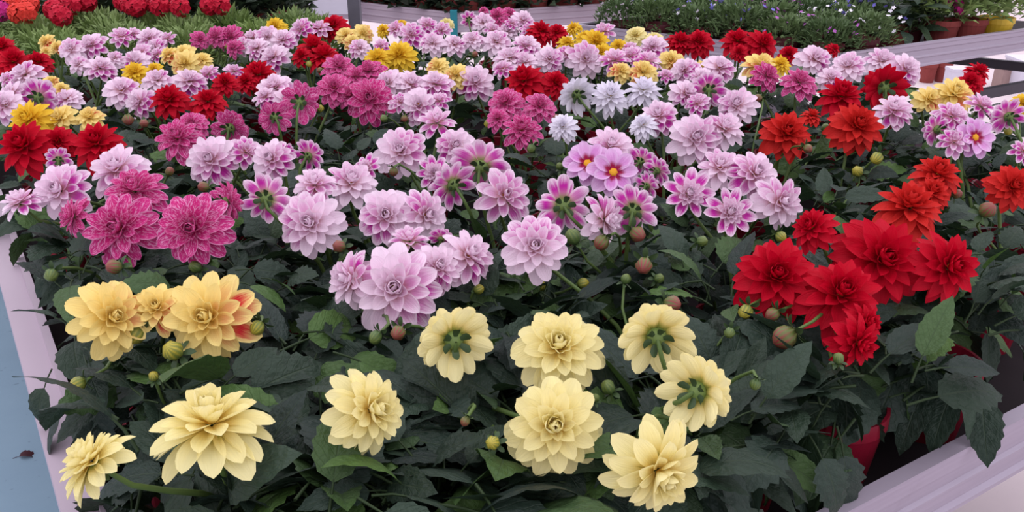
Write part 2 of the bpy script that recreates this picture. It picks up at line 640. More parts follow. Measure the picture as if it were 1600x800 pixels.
def layout(kind, r):
    """[(matrix, shape index, outerness 0..1)] of a bloom of radius 1 facing +Z."""
    out = []

    def put(az, el, ln, rb, hb, shape, outer, roll=0.0):
        ca, sa, ce, se = math.cos(az), math.sin(az), math.cos(el), math.sin(el)
        Y = Vector((ce * ca, ce * sa, se))
        Z = Vector((-se * ca, -se * sa, ce))
        X = Y.cross(Z)
        if roll:
            q = Quaternion(Y, roll)
            X, Z = q @ X, q @ Z
        m = Matrix(((X.x * ln, Y.x * ln, Z.x * ln, rb * ca), (X.y * ln, Y.y * ln, Z.y * ln, rb * sa), (X.z * ln, Y.z * ln, Z.z * ln, hb), (0, 0, 0, 1)))
        out.append((m, shape, outer, az))

    j = lambda s: r.uniform(-s, s)
    if kind in ('full', 'dense', 'semi', 'rich'):
        n, e0 = {'full': (46, -16), 'dense': (64, -26), 'rich': (58, -24), 'semi': (30, -8)}[kind]
        for i in range(n):
            t = i / (n - 1)
            el = math.radians(e0 + (74 - e0) * t ** 1.3) + j(0.13)
            ln = (0.92 - 0.56 * t ** 1.15) * (1 + j(0.10))
            s = 0 if t < 0.34 else 1 if t < 0.62 else 2 if t < 0.84 else 3
            put(i * GA + j(0.12), el, ln, 0.15 - 0.11 * t, -0.04 + 0.22 * t, s, 1 - t, j(0.16))
    elif kind == 'open':
        for k, (n, el, ln) in enumerate(((8, 0, 0.88), (7, 16, 0.80))):
            for i in range(n):
                put(2 * math.pi * (i + 0.5 * k) / n + j(0.1), math.radians(el) + j(0.12), ln * (1 + j(0.06)), 0.12, 0.0 + 0.05 * k, k, 1 - 0.4 * k, j(0.15))
    elif kind == 'star':
        for i in range(9):
            put(2 * math.pi * i / 9 + j(0.15), math.radians(6) + j(0.18), 0.86 * (1 + j(0.08)), 0.13, -0.02, 1, 1.0, j(0.2))
        for i in range(46):
            t = i / 45
            put(i * GA, math.radians(8 + 76 * t) + j(0.1), 0.50 - 0.26 * t, 0.14 - 0.10 * t, 0.03 + 0.16 * t, 2 if t < 0.6 else 3, 0.0, j(0.2))
    return out


def head_core(open_disc):
    """Calyx with reflexed bracts behind, florets in the middle."""
    mb = MB()
    mb.lathe([(0.03, -0.29), (0.12, -0.27), (0.21, -0.18), (0.25, -0.09), (0.20, 0.0), (0.05, 0.02)], 12, 0)
    for k in range(6):
        a = 2 * math.pi * k / 6
        b = petal(0.26, 0.3, -0.9, 0.4, 2, 4)
        m = Matrix.Rotation(a, 4, 'Z') @ Matrix.Translation((0, 0.10, -0.24)) @ Matrix.Rotation(-0.15, 4, 'X') @ Matrix.Scale(0.38, 4)
        mb.add(b, m, 1)
    rr = 0.17 if open_disc else 0.07
    zz = 0.06 if open_disc else 0.16
    mb.lathe([(rr, zz - 0.06), (rr, zz), (rr * 0.75, zz + 0.05), (rr * 0.3, zz + 0.07), (0.001, zz + 0.07)], 12, 2, lobes=6, depth=0.08)
    return mb


CORE = {}
for oc in (False, True):
    CORE[oc] = head_core(oc)
HEAD_MESH = {oc: CORE[oc].mesh('flower', [CALYX, BRACT, DISC]) for oc in (False, True)}
PETAL_MESH = {}
for key, (mk, sh, lay) in KIND.items():
    if (mk, sh) not in PETAL_MESH:
        PETAL_MESH[(mk, sh)] = [s.mesh('petal', [PETAL[mk]]) for s in SHAPE[sh]]
LAYOUTS = {k: [layout(k, random.Random(100 + i)) for i in range(4)] for k in ('full', 'dense', 'rich', 'semi', 'open', 'star')}


def amount(key, outer, back, r, side):
    """How much of the second colour a petal of this kind shows: more on the outer petals and to one side of the bloom."""
    if key == 'P':
        base = max(0.0, outer - 0.15) * 2.0 * max(0.0, 0.25 + 0.75 * math.cos(side))
        return max(0.0, min(1.0, base * r.uniform(0.5, 1.25) + (0.75 if back else 0.0)))
    if key == 'p':
        return max(0.0, min(1.0, 0.20 + outer * r.uniform(0.6, 1.1) * (0.75 + 0.35 * math.cos(side)) + (0.3 if back else 0.0)))
    if key == 'S':
        return min(1.0, outer * r.uniform(0.85, 1.1) + 0.12)
    if key == 'V':
        return 0.25 + 0.5 * r.random()
    if key == 'Y':
        return min(1.0, max(0.0, outer - 0.15) * 2.2 * max(0.0, math.cos(side) - 0.35) * r.uniform(0.6, 1.5))
    return r.random() * 0.3


FAR_MESH = {}


def far_head(key, back, i):
    """A whole bloom joined in one mesh, for heads whose petals are only a few pixels wide."""
    k = (key, back, i)
    if k not in FAR_MESH:
        mk, sh, lay = KIND[key]
        r = random.Random(i * 31 + ord(key))
        mb = MB()
        mb.add(CORE[lay == 'open'], Matrix.Identity(4))
        phi = r.uniform(-2.6, -0.2)
        for (m, s, outer, az) in LAYOUTS[lay][i % 4]:
            mb.add(LOW[sh][0 if s < 2 else 1], m, 3, min(1.0, 1.35 * amount(key, outer, back, r, az - phi)))
        FAR_MESH[k] = mb.mesh('flower', [CALYX, BRACT, DISC, PETAL[mk]], True, True)
    return FAR_MESH[k]


NEAR_D = 60.0


def add_flower(plant, key, pos, normal, R, near, back, r):
    mk, sh, lay = KIND[key]
    q = normal.to_track_quat('Z', 'Y') @ Quaternion((0, 0, 1), r.uniform(0, 6.283))
    if not near:
        o = bpy.data.objects.new('flower', far_head(key, back, r.randrange(4)))
        o.color = (0, 0, 0, 1)
    else:
        o = bpy.data.objects.new('flower', HEAD_MESH[lay == 'open'])
    o.rotation_mode = 'QUATERNION'
    o.rotation_quaternion = q
    o.location = pos - plant.location
    o.scale = (R, R, R)
    link(o, plant)
    if near:
        meshes = PETAL_MESH[(mk, sh)]
        phi = r.uniform(0, 6.283)
        for (m, s, outer, az) in LAYOUTS[lay][r.randrange(4)]:
            pt = bpy.data.objects.new('petal', meshes[s])
            pt.matrix_local = m
            pt.color = (amount(key, outer, back, r, az - phi), 1.0 if outer > 0.78 and key in 'CPp' else 0.0, 0, 1)
            link(pt, o)
    return o


# ------------------------------------------------------------------ buds, leaves, stems, pots
def bud_mesh(name, mat):
    mb = MB()
    prof = [(0.02, -0.5), (0.20, -0.48), (0.40, -0.28), (0.48, 0.0), (0.42, 0.25), (0.26, 0.44), (0.10, 0.52), (0.01, 0.54)]
    mb.lathe(prof, 18, 0, lobes=6, depth=0.09)
    for k in range(6):
        a = 2 * math.pi * k / 6
        b = petal(0.26, 0.3, -0.6, 0.4, 2, 4)
        m = Matrix.Rotation(a, 4, 'Z') @ Matrix.Translation((0, 0.16, -0.52)) @ Matrix.Rotation(0.1, 4, 'X') @ Matrix.Scale(0.72, 4)
        mb.add(b, m, 1)
    return mb.mesh('bud', [mat, BRACT])


def bud_mat(name, low, high):
    t = NT(name)
    sep = t.node('ShaderNodeSeparateXYZ')
    t.l.new(t.node('ShaderNodeUVMap').outputs[0], sep.inputs[0])
    ridge = t.math('PINGPONG', t.math('MULTIPLY', sep.outputs[0], 12.0), 0.5)
    f = t.math('MULTIPLY', t.step(t.math('ADD', sep.outputs[1], t.math('MULTIPLY', ridge, 0.6)), 0.35, 1.0), t.math('ADD', 0.35, t.math('MULTIPLY', ridge, 1.3)))
    return t.done(t.principled(t.mix(f, low, high), 0.45, 0.35))


BUD = {
    'g': bud_mesh('bud', bud_mat('bud_green', (0.06, 0.11, 0.03), (0.14, 0.18, 0.04))),
    'y': bud_mesh('bud', bud_mat('bud_yellow', (0.13, 0.17, 0.03), (0.45, 0.36, 0.04))),
    'r': bud_mesh('bud', bud_mat('bud_red', (0.11, 0.14, 0.035), (0.27, 0.015, 0.045))),
}


def leaf(width, bend, fold, serr, r, stations=11):
    """A serrated ovate leaf of length 1 along +Y with a short stalk, upper face +Z."""
    mb = MB()
    y, z, ang = 0.0, 0.0, bend * 0.3
    rows = []
    for j in range(stations + 1):
        v = j / stations
        w = width * (math.sin(math.pi * (0.03 + 0.97 * v) ** 0.72) ** 0.85 if 0 < v < 1 else 0.0)
        if 0 < j < stations:
            w *= (1 + serr) if j % 2 else (1 - serr)
        if j == 0:
            w = 0.012
        if j == stations:
            w = 0.0
        wav = r.uniform(-0.05, 0.05)
        row = []
        for u in (-1, -0.45, 0, 0.45, 1):
            h = fold * abs(u) * w + wav * w * u * u - (0.16 * w if abs(u) == 1 else 0)
            sw = -0.06 if (abs(u) == 1 and j % 2) else 0.0
            row.append((u * w, y + math.cos(ang) * (sw * -1 * serr * 3) - math.sin(ang) * h, z + math.cos(ang) * h))
        rows.append(row)
        ang -= bend / stations
        y += math.cos(ang) / stations
        z += math.sin(ang) / stations
    for row in rows:
        mb.v += row
        mb.a += [0.0] * 5
    us = (0.0, 0.28, 0.5, 0.72, 1.0)
    for j in range(stations):
        for i in range(4):
            q = (j * 5 + i, j * 5 + i + 1, (j + 1) * 5 + i + 1, (j + 1) * 5 + i)
            mb.f.append(q)
            mb.uv += [(us[k % 5], (k // 5) / stations) for k in q]
            mb.m.append(0)
    # stalk
    mb.tube([Vector((0, -0.38, -0.10)), Vector((0, -0.15, -0.02)), Vector((0, 0.03, 0.0))], [0.02, 0.017, 0.012], 4, 1)
    return mb


LEAF_MESH = [leaf(w, b, f, s, random.Random(i), 13).mesh('leaf', [LEAF, STALK]) for i, (w, b, f, s) in enumerate(
    ((0.26, 0.7, 0.25, 0.07), (0.30, 1.0, 0.12, 0.12), (0.23, 0.4, 0.35, 0.045), (0.28, 1.3, 0.18, 0.05), (0.20, 0.2, 0.45, 0.05), (0.31, 0.8, 0.05, 0.11)))]


def add_leaf(plant, pos, direction, roll, L, young, r):
    Y = direction.normalized()
    X = Y.cross(Vector((0, 0, 1)))
    if X.length < 0.05:
        X = Vector((1, 0, 0))
    X.normalize()
    Z = X.cross(Y)
    q = Quaternion(Y, roll)
    X, Z = q @ X, q @ Z
    o = bpy.data.objects.new('leaf', r.choice(LEAF_MESH))
    p = pos - plant.location
    o.matrix_local = Matrix(((X.x * L, Y.x * L, Z.x * L, p.x), (X.y * L, Y.y * L, Z.y * L, p.y), (X.z * L, Y.z * L, Z.z * L, p.z), (0, 0, 0, 1)))
    o.color = (young, 0, 0, 1)
    return link(o, plant)


def pot_mesh(mat, r, h):
    mb = MB()
    mb.lathe([(0.001, 0), (r * 0.74, 0), (r * 0.94, h * 0.80), (r, h * 0.80), (r, h), (r * 0.93, h), (r * 0.90, h * 0.78), (0.001, h * 0.78)], 24)
    return mb.mesh('pot', [mat], False)


POT_H, POT_R = 0.115, 0.066
POT = pot_mesh(RED_POT, POT_R, POT_H)
sm = MB()
sm.lathe([(POT_R * 0.90, POT_H * 0.80), (POT_R * 0.6, POT_H * 0.86), (POT_R * 0.3, POT_H * 0.84), (0.001, POT_H * 0.87)], 16)
SOIL_MESH = sm.mesh('potting_soil', [SOIL])


def add_stem(plant, a, b, n, r, rad=0.0030):
    """From a in the pot to b behind a bloom that faces n."""
    L = (b - a).length
    c1 = a + Vector((r.uniform(-.02, .02), r.uniform(-.02, .02), L * 0.5))
    c2 = b - n * min(0.05, L * 0.4) - Vector((0, 0, 0.02))
    pts = []
    for k in range(7):
        t = k / 6
        pts.append(a * (1 - t) ** 3 + c1 * 3 * t * (1 - t) ** 2 + c2 * 3 * t * t * (1 - t) + b * t ** 3 - plant.location)
    mb = MB()
    mb.tube(pts, [rad * (1.25 - 0.4 * k / 6) for k in range(7)], 6)
    return mb.build('stem', STEM, plant)


# ------------------------------------------------------------------ the dahlias: one line per plant, one entry per bloom
# kind, where its middle is, how wide it is, which way it faces (across, up; b = its back is to the viewer)
PLANTS = """
A 430 42 36
P 418 58 40; P 441 63 42; P 402 76 40; P 428 90 48
p 470 46 38; p 500 45 34
R 522 42 46; R 497 47 26
Y 540 55 30; Y 567 53 34; Y 551 66 28
A 599 47 24; A 628 39 22
p 618 46 32; p 667 39 32; p 642 55 42; p 690 47 30
P 562 75 34; p 595 72 26; P 676 68 40; P 710 70 38; P 738 63 36
C 697 38 26
p 733 31 26 0 .3 b; P 756 36 36; p 770 48 30; P 792 50 34
M 778 26 34; M 755 17 16; M 795 22 26
P 817 32 36; p 800 37 24; p 826 48 28
R 845 50 46; R 870 52 38
A 896 44 26; A 886 68 32
A 930 66 52; A 912 60 30; A 940 82 34; A 966 72 28
p 944 50 38
C 993 56 36; C 1022 62 32
P 1020 73 42; p 985 76 28
R 1062 66 44; R 1092 66 48
R 1152 65 52; R 1190 70 56; R 1155 82 30
R 1232 85 34
P 1272 93 54; P 1325 104 52; P 1297 123 42
R 1302 77 24
P 1378 96 50; P 1414 108 52
p 190 58 38; p 209 53 24; P 233 60 40; p 262 61 28; P 244 77 40
M 338 57 36; M 361 58 42; M 366 75 30; M 312 62 30 .6 .3
P 378 72 34; P 395 60 36
P 112 78 42; P 143 71 46; P 123 101 32; P 157 107 48; P 179 92 30
Y 72 66 28; Y 89 74 24; Y 72 81 18
Y 265 86 34; Y 288 84 34; Y 290 100 46; Y 316 95 34
P 212 98 48; p 221 84 36; p 246 86 30
A 211 115 46; A 241 108 26
R 2 76 50; R 22 98 58; R 60 98 46
P 40 118 54; p 10 124 24
P 20 148 48; P 61 152 58 -.1 .3 b; P 106 156 44
P 8 165 58
Y 80 128 26; Y 96 139 24
A 48 188 74; Y 96 185 46; Y 140 185 46
P 190 142 54; P 219 160 50 -.3 .1; P 246 126 46
P 295 128 54 .2 .6; p 326 116 34; p 366 112 32
R 265 157 66 0 .6; R 325 160 58 .1 .7; R 352 130 42
R 404 118 60 0 .65; R 385 128 40
P 430 138 58; P 447 156 42; P 415 152 40
M 470 160 64 0 .15 b; M 428 183 48 -.5 .2 b; M 522 138 54
M 578 156 76 .1 .15; M 548 150 44
M 530 106 52; M 577 112 48; M 556 120 40
R 490 75 56 0 .7; R 507 90 56 0 .75; R 472 88 34
A 625 87 54 0 .35; A 590 92 46 0 .6
P 608 130 48; P 641 132 50; P 680 132 56
P 655 165 58 0 .15; p 687 158 34; p 625 160 34
Y 684 105 36; Y 713 118 44; Y 680 122 30
P 743 128 62 .1 .2; p 786 108 36
P 776 66 46; P 822 72 46; P 797 92 50; P 820 98 42
P 858 93 46; p 885 84 30; P 914 92 56 .2 .1
R 820 127 70; R 868 130 48 .2 .4
M 790 162 58; M 843 167 52; M 778 186 38; M 815 204 60
p 960 95 50 0 .7; p 1012 97 46 .1 .7; p 985 88 38
Y 1048 95 40
Y 970 112 36; Y 1005 114 48; Y 1095 106 28
P 1070 110 46 -.5 .3; P 1123 107 52; p 1040 118 26; P 1096 122 40
Y 1189 105 58; A 1219 101 36
M 1197 119 48; M 1248 130 56
P 1106 140 54 0 .3 b; P 1070 146 48; p 1090 162 38
P 1152 165 64
W 900 147 58 -.3 .5 b; W 953 151 60 0 .5; W 1005 142 62 0 .7
W 880 198 48 -.2 .3
P 1030 182 64; P 1086 216 84 0 .15; P 1130 202 70; W 1005 196 48
R 1314 152 76 0 .6; R 1380 136 74 0 .35 b
P 1396 173 60 -.1 .6
Y 1450 156 46; Y 1490 148 66 0 .5
R 1528 113 42; R 1516 129 44
p 1486 182 52; p 1532 166 48; p 1462 202 48 -.4 .3 b; V 1523 215 60 .2 .1; p 1490 222 48
p 1575 181 54 0 .5 b; p 1598 236 40
A 1598 162 38
O 1228 210 86 0 .4; O 1268 182 34 .2 .8
O 1338 198 90 0 .35
R 40 230 96 -.1 .4; R 92 222 56
R 153 226 88 0 .5
P 96 298 92 -.1 .15; P 32 317 60 -.2 .85
P 184 266 94 0 .55; p 92 248 38 -.3 .5 b
M 278 217 74 0 .5; M 300 196 48; M 361 199 58 .2 .5 b
P 330 250 82 0 .15; p 384 238 54 .4 .4
M 190 358 120 -.05 .15; M 212 300 98 0 .65; M 117 338 66 -.75 .1
M 302 358 116 .1 .1; M 356 316 66 .75 .1 b
P 425 249 68 -.1 .2; p 447 238 30 0 .3 b; p 483 243 50 .4 .4 b
p 416 311 78 0 .1 b; P 492 290 72 0 .75; P 486 350 104 0 .15
P 548 287 84 .25 .6; S 573 262 44 -.4 .3
P 626 237 84 0 .25; P 712 229 60 .1 .2; p 683 192 62 0 .7; S 678 270 52 .1 .2
P 604 337 92 .1 .15; P 664 336 80 .55 .1
p 752 259 92 .2 .5 b; p 706 288 76 -.55 .4 b; p 787 306 92 .3 .2
P 617 452 142 .03 .18; P 552 437 98 -.7 .12; P 684 417 82 .35 .3; p 640 378 70 0 .85
P 730 400 92 .55 .45; p 690 372 40 .2 .8 b
P 955 230 76 0 .5; V 918 256 72 -.1 .35; V 958 270 78 .05 .3; p 1002 252 46 .5 .3 b
P 836 387 106 0 .2
p 880 321 90 -.05 .2 b; P 943 343 84 .8 .05; p 990 328 80 .25 .3 b
p 1028 266 44 .75 .4 b; p 1012 290 40 .7 .3 b
S 1076 303 80 .05 .2; S 1140 332 80 .05 .2
P 1125 263 74 -.1 .6; P 1178 272 82 .2 .3; P 1217 316 86 .35 .08
O 1464 274 82 0 .7; O 1455 302 60 .1 .55
R 1375 407 154 0 .22; R 1478 417 118 .3 .12; O 1420 326 110 0 .7
R 1213 433 138 -.1 .3; R 1312 463 142 0 .5; R 1270 357 76 -.65 .45; R 1337 535 92 .5 -.3; R 1350 505 70 .5 .2
O 1580 292 78 0 .15
Y 173 496 126 .68 .15; Y 328 496 144 0 .15; Y 246 482 84 .1 .4
C 145 722 124 -.62 .66; C 330 668 190 -.06 .93
C 576 642 136 .74 .22
C 708 530 118 -.3 .2 b
C 873 546 148 0 .5; C 866 666 160 0 .2
C 1025 523 120 0 .4 b; C 1092 610 120 .65 .05 b; C 1025 732 162 .42 -.42
"""
# buds: colour, where, how wide
BUDS = """y 212 522 34; y 270 548 36; y 402 512 26; y 240 588 18; y 122 600 26; g 305 417 22; g 80 430 24; r 178 417 30; r 265 268 18; r 318 292 22
r 530 385 26; r 615 268 18; g 895 370 28; r 940 379 30; r 996 366 32; g 1097 377 20; r 1006 415 34; g 978 436 18; y 911 443 20; y 845 447 18; g 587 527 24
r 622 520 30; y 748 452 18; r 1050 475 34; y 1165 487 26; r 1226 527 46; r 1207 492 28; g 950 605 26; r 727 658 20; y 770 692 26; r 1543 328 32; y 1340 268 20
y 1370 247 22; r 1262 232 18; r 1495 303 20; y 1220 370 20; g 875 260 14; r 870 185 16; r 1185 153 16; r 200 187 22; r 225 193 18; y 335 72 11; y 355 73 11
y 483 100 12; r 500 110 12; r 742 85 13; r 632 185 14; y 763 193 16; g 1290 200 16; g 1310 560 20; y 500 170 14; g 600 185 14; g 830 232 16; g 1030 435 18; y 1575 205 14
g 930 622 16; r 1000 690 18; g 1140 520 20; g 1180 600 20"""
# plants that show only leaves and buds between the others: where the top of the plant is
GREEN = "1060 760; 470 760; 720 775; 1240 640; 1410 610; 1530 470; 60 430; 60 560; 420 590; 330 410; 780 470; 1100 425; 1300 290; 1410 215; 560 215; 230 230; 1290 730; 1560 400; 880 440; 240 640"

ZC = 1.05
SLOPE = 0.30
plants = []
for line in PLANTS.strip().split('\n'):
    bl = []
    for e in line.split(';'):
        w = e.split()
        key, x, y, d = w[0], float(w[1]), float(w[2]), float(w[3])
        back = w[-1] == 'b'
        nums = [float(k) for k in w[4:] if k != 'b']
        if not nums:
            nums = [rnd.uniform(-.35, .35), rnd.uniform(.25, .65)]
        bl.append(dict(key=key, x=x, y=y, d=d, nx=nums[0], ny=nums[1], back=back))
    plants.append(dict(blooms=bl, x=sum(b['x'] for b in bl) / len(bl), y=sum(b['y'] for b in bl) / len(bl), buds=[]))
for e in GREEN.split(';'):
    x, y = e.split()
    plants.append(dict(blooms=[], x=float(x), y=float(y), buds=[]))
for p in plants:
    p['zc'] = ZC + rnd.uniform(-0.012, 0.012) - (0.035 if not p['blooms'] else 0)
    c = at(p['x'], p['y'], p['zc'])
    p['c'] = c
    for b in p['blooms']:
        d = ray(b['x'], b['y'])
        fwd = Vector((d.x, d.y, 0)).normalized()
        # the ray meets the plant's own crown, which slopes a little toward the viewer
        o = Vector((0, 0, CAM_Z))
        nrm = Vector((-SLOPE * fwd.x, -SLOPE * fwd.y, 1))
        t = (c - o).dot(nrm) / d.dot(nrm)
        b['pos'] = o + d * t
        b['R'] = b['d'] / 2 * t / FPX * (1.16 if b['d'] < 62 else 1.09)
        nz = math.sqrt(max(0.02, 1 - b['nx'] ** 2 - b['ny'] ** 2))
        b['n'] = (CR * b['nx'] + CU * b['ny'] - CF * (nz * (-1 if b['back'] else 1))).normalized()
    p['base'] = Vector((c.x, c.y, 0)) if not p['blooms'] else sum((Vector((b['pos'].x, b['pos'].y, 0)) for b in p['blooms']), Vector()) / len(p['blooms'])
# pots must stand apart and inside the rims
for it in range(260):
    for i, p in enumerate(plants):
        for q in plants[:i]:
            d = p['base'] - q['base']
            L = d.length
            if L < 0.150:
                if L < 1e-4:
                    d, L = Vector((0.01, 0.003, 0)), 0.0104
                s = d * ((0.150 - L) / L * 0.5)
                p['base'] += s
                q['base'] -= s
    for p in plants:
        u, v = uv_of(p['base'])
        u = min(max(u, U0 + 0.11), U1 - 0.085)
        v = min(max(v, V0 + (0.115 if u < 1.2 else 0.22)), V1 - 0.085)
        p['base'] = bench_pt(u, v, 0)
for e in BUDS.replace('\n', ';').split(';'):
    k, x, y, d = e.split()
    x, y, d = float(x), float(y), float(d)
    best = min(plants, key=lambda p: min([math.hypot(b['x'] - x, (b['y'] - y) * 1.3) for b in p['blooms']] or [math.hypot(p['x'] - x, (p['y'] - y) * 1.3) + 25]))
    best['buds'].append((k, x, y, d))

COLOUR = {'P': 'pale pink and white', 'p': 'pink and magenta two-tone', 'S': 'white-tipped magenta', 'V': 'violet-pink', 'M': 'speckled deep magenta', 'W': 'white', 'C': 'cream yellow',
          'Y': 'yellow and red two-tone', 'A': 'golden yellow', 'R': 'crimson red', 'O': 'scarlet orange', None: 'leafy green'}
NUM = ['no', 'one', 'two', 'three', 'four', 'five', 'six', 'seven', 'eight']
ORD = ['first', 'second', 'third', 'fourth', 'fifth', 'sixth', 'seventh', 'eighth', 'ninth', 'tenth', 'eleventh', 'twelfth', 'thirteenth', 'fourteenth', 'fifteenth', 'sixteenth',
       'seventeenth', 'eighteenth', 'nineteenth', 'twentieth'] + ['twenty-' + w for w in 'first second third fourth fifth sixth seventh eighth ninth'.split()] + ['thirtieth'] + \
    ['thirty-' + w for w in 'first second third fourth fifth sixth seventh eighth ninth'.split()]
for p in plants:
    ks = [b['key'] for b in p['blooms']]
    p['colour'] = max(ks, key=lambda k: (ks.count(k), -ks.index(k))) if ks else None
    p['band'] = 'front' if p['y'] > 340 else 'middle' if p['y'] > 140 else 'back'
for i, p in enumerate(plants):
    same = sorted([q for q in plants if q['colour'] == p['colour'] and q['band'] == p['band']], key=lambda q: q['x'])
    col = COLOUR[p['colour']]
    k = [q is p for q in same].index(True)
    n = len(p['blooms'])
    look = f"{col} potted dahlia, {NUM[n]} bloom{'s' if n != 1 else ''}" if n else "dark-leaved potted dahlia without open blooms"
    if n and len(same) == 1:
        p['label'] = f"{look}, only one of that colour, {p['band']} rows"
    elif n:
        p['label'] = f"{look}, {ORD[k]} of its colour from left, {p['band']} rows"
    else:
        p['label'] = f"{look}, {ORD[k]} such from left in the {p['band']} rows"

plants.sort(key=lambda p: -p['y'])
for pi, p in enumerate(plants):
    r = random.Random(500 + pi)
    base = p['base'] + Vector((0, 0, TOP))
    root = empty('potted_dahlia', base)
    tag(root, p['label'], 'potted plant', 'potted dahlias on the bench')
    link(bpy.data.objects.new('pot', POT), root)
    link(bpy.data.objects.new('potting_soil', SOIL_MESH), root)
    zs = TOP + POT_H * 0.84
    crown = Vector((p['base'].x * 0.4 + p['c'].x * 0.6, p['base'].y * 0.4 + p['c'].y * 0.6, 0))
    for b in p['blooms']:
        near = b['d'] >= NEAR_D
        add_flower(root, b['key'], b['pos'], b['n'], b['R'], near, b['back'], r)
        a = p['base'] + Vector((r.uniform(-.03, .03), r.uniform(-.03, .03), zs))
        add_stem(root, a, b['pos'] - b['n'] * b['R'] * 0.25, b['n'], r)
    for (k, x, y, d) in p['buds']:
        q = at(x, y, p['zc'] - 0.02)
        R = d * axis_depth(q) / FPX * (0.8 if k == 'r' else 0.9)
        o = bpy.data.objects.new('bud', BUD[k])
        n = Vector((r.uniform(-.6, .6), r.uniform(-.8, .2), r.uniform(-.7, .9))).normalized()
        o.rotation_mode = 'QUATERNION'
        o.rotation_quaternion = n.to_track_quat('Z', 'Y')
        o.location = q - root.location
        o.scale = (R, R, R)
        link(o, root)
        a = p['base'] + Vector((r.uniform(-.03, .03), r.uniform(-.03, .03), zs))
        add_stem(root, a, q - n * R * 0.5, n, r, 0.0022)
    # leaves: a loose dome below the blooms
    nl = 50 if p['y'] > 330 else 40 if p['y'] > 150 else 24
    hi = p['zc'] - (0.070 if p['blooms'] else 0.015)
    view = (p['c'] - Vector((0, 0, CAM_Z))).normalized()
    blooms_all = [b for q in plants if (q['c'] - p['c']).length < 0.5 for b in q['blooms']]
    for i in range(nl + (52 if p['y'] > 600 else 34 if p['y'] > 440 else 0)):
        t = min(1.0, (i + 0.5) / nl)
        az = i * GA + r.uniform(-.3, .3)
        h = r.uniform(0.1, 0.75) if i >= nl else r.uniform(0.05, 1.0) if i % 3 else r.uniform(0.7, 1.0)
        rb = (0.03 + 0.085 * math.sqrt(t)) * (1.15 - 0.35 * h)
        z = 0.885 + h * (hi - 0.885)
        out = Vector((math.cos(az), math.sin(az), 0))
        ctr = Vector((p['base'].x, p['base'].y, 0)).lerp(crown, h)
        pos = ctr + out * rb + Vector((0, 0, z - 0.25 * max(0, rb - 0.06)))
        el = math.radians(r.uniform(-25, 55) * h + (1 - h) * r.uniform(-60, 10))
        if i >= nl:
            rb *= 1.15
            el = math.radians(r.uniform(-70, -15))
        dirn = Vector((math.cos(az + r.uniform(-.6, .6)) * math.cos(el), math.sin(az + r.uniform(-.6, .6)) * math.cos(el), math.sin(el)))
        L = r.uniform(0.048, 0.085) * (1.15 if h < 0.5 else 0.95) * (1.38 if p['y'] > 560 else 1.2 if p['y'] > 420 else 1.0)
        young = r.uniform(0.25, 1.0) if r.random() < 0.2 else r.uniform(0, 0.12)
        roll = r.uniform(-.8, .8)
        # few leaves hang out over the rims
        tu, tv = uv_of(pos + dirn * L)
        keep = r.random()
        if (tu < U0 - 0.005 and keep < 0.65) or tu < U0 - 0.055 or (tv < V0 + 0.005 and tu > 0.6 and keep < 0.70) or tv < V0 - 0.05 or (tu > 1.34 and tv < 0.64):
            continue
        # a bloom is never buried under a leaf: leave out blades that would lie on top of one
        bad = False
        for f in (0.25, 0.55, 0.85):
            q = pos + dirn * (L * f)
            for b in blooms_all:
                e = q - b['pos']
                if e.length < b['R'] * 0.75 or (e.length < 0.22 and e.dot(-view) > -0.01 and (e - view * e.dot(view)).length < b['R'] * 0.9):
                    bad = True
        if bad:
            continue
        add_leaf(root, pos, dirn, roll, L, young, r)


# ------------------------------------------------------------------ plants on the other benches
def clump(n, rad, height, L, W, r, up=0.5, base_h=0.08, fold=0.2):
    """Small leaves gathered in a loose dome: one mesh."""
    mb = MB()
    for i in range(n):
        az = r.uniform(0, 6.283)
        h = r.random() ** 0.7
        rr = rad * math.sqrt(max(0.05, 1 - (h * 0.9) ** 2)) * (0.35 + 0.65 * math.sqrt(r.random()))
        pos = Vector((rr * math.cos(az), rr * math.sin(az), base_h + h * height))
        el = r.uniform(-0.2, 1.0) * up + h * 0.5
        az2 = az + r.uniform(-1, 1)
        Y = Vector((math.cos(az2) * math.cos(el), math.sin(az2) * math.cos(el), math.sin(el)))
        X = Y.cross(Vector((0, 0, 1)))
        X = X.normalized() if X.length > 0.05 else Vector((1, 0, 0))
        X = Quaternion(Y, r.uniform(-.7, .7)) @ X
        Z = X.cross(Y)
        l, w = L * r.uniform(0.7, 1.2), W * r.uniform(0.8, 1.2)
        a0, a1, tip = pos, pos + Y * l * 0.5 + Z * l * 0.06, pos + Y * l - Z * l * 0.08
        e1, e2 = a1 + X * w / 2 + Z * fold * w, a1 - X * w / 2 + Z * fold * w
        k = len(mb.v)
        mb.v += [tuple(q) for q in (a0, e1, tip, e2, a1)]
        mb.a += [0.0] * 5
        for f in ((0, 1, 4), (1, 2, 4), (2, 3, 4), (3, 0, 4)):
            mb.f.append(tuple(k + x for x in f))
            uvs = [(0.5, 0), (1, 0.5), (0.5, 1), (0, 0.5), (0.5, 0.5)]
            mb.uv += [uvs[x] for x in f]
            mb.m.append(0)
    return mb


